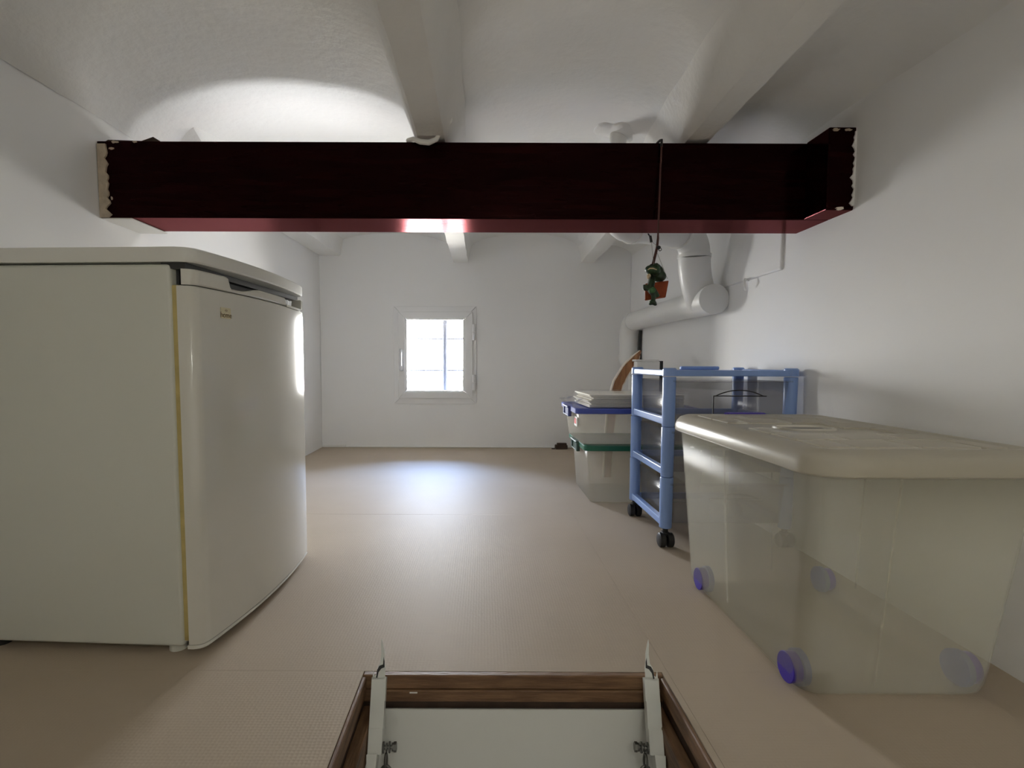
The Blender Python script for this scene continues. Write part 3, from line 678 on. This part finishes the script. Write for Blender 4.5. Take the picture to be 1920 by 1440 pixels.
# ------------------------------------------------------------------ white ventilation pipe
vp = thing('vent_pipe', (0.955, 2.2, 0.60), 0, 'white PVC vent pipe running along the right wall and up to the ceiling', 'pipe')
def pipe(name, pts, r, seg=24, m='pipe'): return MB().tube([Vector(p) - Vector((0.955, 2.2, 0.60)) for p in pts], r, seg).build(name, m, vp, smooth=True)
PR = 0.058; PZ = 0.872; PX_ = XR - PR - 0.004
pipe('wall_run', [(PX_, 2.28, PZ), (PX_, 3.46, PZ)], PR)
el1 = arc((PX_, 3.46, PZ - 0.10), (0, 0, 1), (0, 1, 0), 0, 90, 0.10, 10)
pipe('elbow', [(PX_, 3.44, PZ)] + el1 + [(PX_, 3.56, PZ - 0.13)], PR * 1.05)
pipe('drop_run', [(PX_, 3.56, PZ - 0.11), (PX_, 3.56, 0.64)], PR)
pipe('elbow', [(PX_, 3.56, 0.66)] + arc((PX_ + 0.08, 3.56, 0.645), (-1, 0, 0), (0, 0, -1), 0, 80, 0.08, 8), PR * 1.05)
pipe('tee_socket', [(PX_, 2.27, PZ), (PX_, 2.47, PZ)], PR * 1.08)
pipe('end_cap', [(PX_, 2.255, PZ), (PX_, 2.258, PZ), (PX_, 2.285, PZ)], [PR * 1.02, PR * 1.10, PR * 1.10])
Q0, Q1, Q2 = Vector((PX_, 2.38, PZ)), Vector((0.905, 2.33, 0.97)), Vector((0.900, 2.31, 1.06))
pipe('rise_bend', [Q0 * (1 - t) ** 2 + Q1 * 2 * t * (1 - t) + Q2 * t * t for t in [i / 10 for i in range(11)]], PR * 1.13)
pipe('collar', [(0.900, 2.31, 1.050), (0.900, 2.31, 1.064)], PR * 1.18, m='pipering')
A0 = Vector((0.900, 2.31, 1.055)); B0 = Vector((0.500, 2.04, 1.118)); hd_ = Vector((-0.36, -0.27, 0)).normalized()
pipe('top_elbow', [A0] + [A0 + hd_ * 0.085 * (1 - math.cos(R(9 * i))) + Vector((0, 0, 0.085)) * math.sin(R(9 * i)) for i in range(1, 11)] + [A0 + hd_ * 0.115 + Vector((0, 0, 0.085))], PR * 1.10)
C0 = A0 + hd_ * 0.11 + Vector((0, 0, 0.085)); C1 = Vector((0.545, 2.043, 1.118))
pipe('collar', [C0, C0 + hd_ * 0.014], PR * 1.16, m='pipering')
pipe('cross_run', [C0, C1], PR)
pipe('collar', [C1 + (C0 - C1) * 0.05, C1 + (C0 - C1) * 0.10], PR * 1.13, m='pipering')
pipe('top_elbow', [C1 + (C0 - C1) * 0.06, C1] + [C1 + hd_ * 0.07 * math.sin(R(9 * i)) + Vector((0, 0, 0.07)) * (1 - math.cos(R(9 * i))) for i in range(1, 11)] + [C1 + hd_ * 0.07 + Vector((0, 0, 0.10))], [PR * 1.05] * 11 + [PR * .95, PR * .6])
D0 = C1 + hd_ * 0.07
pipe('ceiling_stub', [D0 + Vector((0, 0, 0.08)), Vector((D0.x, D0.y, 1.46))], PR * 0.52)
cl = MB()
for i in range(26):
    a_ = random.uniform(0, 6.28); r_ = random.uniform(0.0, 0.045)
    x_, y_ = D0.x + r_ * math.cos(a_), D0.y + r_ * math.sin(a_) * 1.1
    cl.ball((x_ - 0.955, y_ - 2.2, cz(x_, y_) + 0.006 - 0.60), (random.uniform(0.03, 0.05), random.uniform(0.03, 0.05), random.uniform(0.012, 0.018)), (0, 0, a_), 12, 8)
co_ = cl.build('plaster_collar', 'ceil', vp, smooth=True)
rm = co_.modifiers.new('merge', 'REMESH'); rm.mode = 'VOXEL'; rm.voxel_size = 0.005; rm.use_smooth_shade = True
sm = co_.modifiers.new('soft', 'SMOOTH'); sm.iterations = 12; sm.factor = 0.6
# black cable beside the drop pipe
m = MB(); m.tube([(XR - 0.012, 3.46, 0.60), (XR - 0.012, 3.47, 0.66), (XR - 0.011, 3.475, 0.72), (XR - 0.012, 3.47, 0.79), (XR - 0.012, 3.465, 0.815)], 0.010, 8)
tag(m.build('black_cable', 'black', smooth=True), 'short black cable on the right wall behind the vent pipe drop', 'cable')
# small curled hook on the right wall
m = MB(); m.tube([(XR + 0.004, 2.10, 0.925), (XR - 0.020, 2.085, 0.928), (XR - 0.030, 2.07, 0.918), (XR - 0.030, 2.065, 0.900), (XR - 0.022, 2.075, 0.885)], [0.004, 0.004, 0.004, 0.004, 0.003], 8)
tag(m.build('wall_hook', 'joist', smooth=True), 'small white curled hook on the right wall beside the pipe', 'hook')

# ------------------------------------------------------------------ frog on a swing hanging from the beam
FX, FY, FZ = 0.490, 1.555, 0.822
fg = thing('frog_ornament', (FX, FY, FZ), 0, 'green frog ornament on a red swing seat hanging from the beam', 'ornament')
s15 = 0.00153
def P(px_, py_, dy=0.0): return ((px_ - 1222) * s15, dy, -(py_ - 533) * s15)
# seat board, tipped towards the camera
c4 = [P(1256, 518, 0.022), P(1242, 551, -0.020), P(1203, 557, -0.022), P(1211, 524, 0.020)]
nrm = (Vector(c4[1]) - Vector(c4[0])).cross(Vector(c4[3]) - Vector(c4[0])).normalized()
if nrm.y > 0: nrm = -nrm
mb = MB(); lo = [Vector(p) for p in c4]; hi = [p - nrm * 0.008 for p in lo]
loft(mb, [lo, hi]); bmesh.ops.bevel(mb.bm, geom=list(mb.bm.edges), offset=0.0015, segments=2, affect='EDGES'); mb.build('swing_seat', 'swing', fg)
def skin(name, mb, m, vox=0.0016):
    o = mb.build(name, m, fg, smooth=True)
    r = o.modifiers.new('merge', 'REMESH'); r.mode = 'VOXEL'; r.voxel_size = vox; r.use_smooth_shade = True
    sm = o.modifiers.new('soft', 'SMOOTH'); sm.iterations = 4; sm.factor = 0.5
    return o
mb = MB()
mb.ball(P(1232, 503, 0.030), (0.024, 0.019, 0.025), (0, R(-25), 0)); mb.ball(P(1239, 510, 0.030), (0.021, 0.018, 0.017))      # body
mb.ball(P(1222, 501, 0.008), (0.0230, 0.018, 0.0145), (0, R(12), 0)); mb.ball(P(1226, 494, 0.012), (0.017, 0.015, 0.010))       # head
mb.ball(P(1228, 491.5, 0.004), 0.0060); mb.ball(P(1218, 493, 0.002), 0.0052)                                                    # eye bulges
mb.tube([P(1222, 511, 0.010), P(1214, 524, -0.020), P(1210, 532, -0.026), P(1203, 536, -0.028)], [0.006, 0.0055, 0.005, 0.005], 10); mb.ball(P(1202, 537, -0.028), (0.0075, 0.006, 0.009)); mb.ball(P(1199.5, 534, -0.028), (0.004, 0.004, 0.005))
mb.tube([P(1222, 516, 0.010), P(1215, 528, -0.018), P(1210, 540, -0.030), P(1217, 551, -0.030), P(1217, 561, -0.028)], [0.009, 0.010, 0.010, 0.007, 0.006], 10)
mb.tube([P(1212, 534, -0.024), P(1219, 545, -0.030), P(1226, 553, -0.026)], [0.009, 0.008, 0.006], 10)
mb.ball(P(1216, 564, -0.030), (0.0105, 0.010, 0.007), (0, R(20), 0)); mb.ball(P(1211, 567, -0.032), (0.005, 0.006, 0.0035)); mb.ball(P(1220, 568, -0.032), (0.005, 0.006, 0.0035))
skin('frog_body', mb, 'frog')
mb = MB(); mb.tube([P(1209.5, 502, -0.006), P(1213, 499.5, -0.0098), P(1219, 499.5, -0.0105), P(1226, 502, -0.0095)], [0.0010, 0.0020, 0.0020, 0.0010], 8); mb.build('mouth', 'cream', fg, smooth=True)
mb = MB(); mb.ball(P(1214, 513, 0.004), (0.006, 0.007, 0.008)); mb.build('throat', 'cream', fg, smooth=True)
mb = MB(); mb.ball(P(1213, 542, -0.035), (0.010, 0.006, 0.009)); mb.build('leg_patch', 'froglight', fg, smooth=True)
for a, b in (((1228.5, 491.0, -0.0005), 0.0026), ((1217.5, 492.6, -0.0020), 0.0024)):
    MB().ball(P(*a), b).build('eye', 'black', fg, smooth=True)
# rod, hook over the beam, strings, ring
topz = BZ1 - FZ
mb = MB(); mb.tube([P(1221, 492, 0.005), P(1233, 457, 0.028), P(1237, 437, 0.04), P(1238, 428, 0.045), (0.031, 0.058, topz - 0.07), (0.033, 0.060, topz - 0.01)], [0.0040, 0.0038, 0.0034, 0.0026, 0.0026, 0.0026], 10); mb.build('hanging_rod', 'rod', fg, smooth=True)
mb = MB(); mb.tube([(0.033, 0.0605, topz - 0.015), (0.033, 0.060, topz + 0.004), (0.031, 0.066, topz + 0.0055), (0.028, 0.080, topz + 0.005), (0.027, 0.10, topz + 0.0045)], 0.0036, 8); mb.build('beam_hook', 'black', fg, smooth=True)
mb = MB(); mb.tube([P(1220, 434, 0.03), P(1222, 446, 0.028)], [0.0035, 0.0040], 10); mb.tube([P(1220, 436, 0.03), P(1219, 428, 0.045)], 0.002, 8); mb.build('toggle', 'black', fg, smooth=True)
mb = MB(); mb.tube([p for p in arc(P(1238, 460, 0.024), (1, 0, 0), (0, 0, 1), 0, 345, 0.0042, 16)], 0.0011, 6, closed=True); mb.ball(P(1235.5, 456.5, 0.025), (0.0065, 0.006, 0.0055)); mb.build('ring_knot', 'black', fg, smooth=True)
def stri(pts): MB().tube([P(*p) for p in pts], 0.00055, 6).build('string', 'string', fg)
stri([(1222, 445, 0.028), (1222, 492, 0.0)]); stri([(1223, 445, 0.028), (1235, 456, 0.025)]); stri([(1233, 467, 0.024), (1252, 516, 0.016)]); stri([(1213, 512, -0.014), (1204, 534, -0.027)])

# ------------------------------------------------------------------ attic hatch
hf = thing('attic_hatch', (0.061, 1.005, 0), 0, 'floor hatch with brown timber frame, white trapdoor and steel arms', 'hatch')
ox, oy = 0.061, 1.005
def hb(name, m, x0, x1, y0, y1, z0, z1, b=0.002): MB().box(x0 - ox, x1 - ox, y0 - oy, y1 - oy, z0, z1, b, 1).build(name, m, hf)
hb('frame_board', 'timber', HX0, HX1, HY1 - 0.014, HY1 + 0.0005, -0.028, -0.0005)
hb('frame_board', 'timber', HX0, HX1, HY1 - 0.018, HY1 + 0.0005, -0.052, -0.0285)
hb('lower_board', 'dark_brown', HX0, HX1, HY1 - 0.010, HY1 + 0.0005, -0.16, -0.0525)
for s, e in ((1, HX0), (-1, HX1)):
    a, b = sorted((e, e + s * 0.008)); hb('frame_board', 'timber_y', a, b, HY0, HY1 - 0.018, -0.035, -0.0005)
    a, b = sorted((e + s * 0.002, e + s * 0.024)); hb('stop_board', 'timber_y', a, b, HY0, HY1 - 0.018, -0.115, -0.058)
    a, b = sorted((e, e + s * 0.002)); hb('lower_board', 'dark_brown', a, b, HY0, HY1 - 0.018, -0.16, -0.0355)
hb('frame_board', 'timber', HX0 + .008, HX1 - .008, HY0, HY0 + 0.014, -0.16, -0.0005)
patchm = MB(); patchm.box(-0.2, -0.185, -0.0185, -0.018, -0.034, -0.031, 0.0002, 1); patchm.build('paint_chip', 'white', hf)
# white trapdoor hinged at the far edge, hanging open below
m = MB(); m.box(-0.283, 0.283, -1.10, 0, -0.022, 0.0, 0.003); o = m.build('trapdoor', 'hatch', hf, loc=(0, -0.022, -0.062)); o.rotation_euler = (R(62), 0, 0); o['label'] = 'white trapdoor panel hanging open'
def arm(sx, xt, xb, label):
    """pressed steel ladder arm: channel in three lapped lengths with a torn tip"""
    top = Vector((xt, 0.985, 0.014)); bot = Vector((xb, 0.905, -0.108))
    d = bot - top; u = d.normalized(); xa = Vector((1, 0, 0)); xa = (xa - u * xa.dot(u)).normalized(); nv = xa.cross(u)
    if nv.y > 0: nv = -nv
    am = MB()
    def slab(a0, a1, w, th, lift=0.0, wz=None, xo=0.0):
        L = []
        for a, ww in ((a0, w), (a1, wz or w)):
            c_ = u * a + xa * xo
            L.append([c_ + xa * ww + nv * (th + lift), c_ - xa * ww + nv * (th + lift), c_ - xa * ww - nv * 0.010, c_ - xa * (ww - 0.002) - nv * 0.010, c_ - xa * (ww - 0.002) + nv * (th + lift - 0.002), c_ + xa * (ww - 0.002) + nv * (th + lift - 0.002), c_ + xa * (ww - 0.002) - nv * 0.010, c_ + xa * ww - nv * 0.010])
        loft(am, L)
    l = d.length
    slab(0.012, l * .36, 0.0135, 0.004); slab(l * .355, l * .66, 0.0130, 0.0072); slab(l * .655, l * .93, 0.0126, 0.0104); slab(l * .92, l * 1.12, 0.0095, 0.013, wz=0.0075, lift=0.002, xo=sx * 0.004)
    t = am.build('arm', 'arm', hf, loc=top - Vector((ox, oy, 0))); t['label'] = label
    # torn tip plate standing above the floor
    e = -sx
    mb = MB(); pts = [(-0.0115, 0.016), (-0.0115, -0.004), (-0.0095, -0.014), (-0.0085, -0.030), (-0.004, -0.047), (-0.0015, -0.055), (-0.0008, -0.047), (-0.0025, -0.028), (-0.0012, -0.012), (0.003, -0.006), (0.005, 0.008), (0.009, 0.010), (0.0115, 0.0), (0.0120, 0.016)]
    A = [xa * (p[0] * e * -1) + u * p[1] + nv * 0.004 for p in pts]; B = [p - nv * 0.002 for p in A]
    loft(mb, [A, B]); mb.build('torn_tip', 'arm', t)
    mb = MB(); pts2 = [(-0.0095, -0.014), (-0.0100, -0.004), (-0.004, -0.002), (0.001, 0.004), (0.003, 0.014), (0.0055, 0.013), (0.004, 0.0), (0.0, -0.007), (-0.0068, -0.009), (-0.0075, -0.022)]
    A = [xa * (p[0] * e * -1) + u * p[1] + nv * 0.0045 for p in pts2]; B = [p - nv * 0.0012 for p in A]
    loft(mb, [A, B]); mb.build('bare_edge', 'black', t)
    # bolt, washers and chain on the inner side
    c0 = u * (l * .86); inn = -sx
    bo = MB(); 
    for k in range(4): bo.tube([c0 + xa * inn * (0.013 + 0.0055 * k), c0 + xa * inn * (0.0155 + 0.0055 * k)], 0.0095 - 0.0012 * (k % 2) * 2, 16)
    bo.tube([c0 + xa * inn * 0.008, c0 + xa * inn * 0.034], 0.0035, 10); bo.tube([c0 + xa * inn * 0.0325, c0 + xa * inn * 0.0375], 0.0085, 6)
    bo.build('bolt', 'steel', t, smooth=True)
    cc = c0 + xa * inn * 0.020 + Vector((0, -0.010, -0.020))
    for k in range(4):
        ax = xa if k % 2 == 1 else Vector((0, 1, 0)); 
        pts = []
        for q in range(20):
            a = 2 * math.pi * q / 20; pts.append(cc + Vector((0, 0, -0.021 * k)) + (Vector((1, 0, 0)) if k % 2 else Vector((0, 1, 0))) * 0.0095 * math.cos(a) + Vector((0, 0, 1)) * 0.0145 * math.sin(a))
        MB().tube(pts, 0.0022, 8, closed=True).build('chain_link', 'steel', t, smooth=True)
    return t
arm(-1, -0.196, -0.190, 'left white steel arm with chain')
arm(1, 0.324, 0.312, 'right white steel arm with chain')
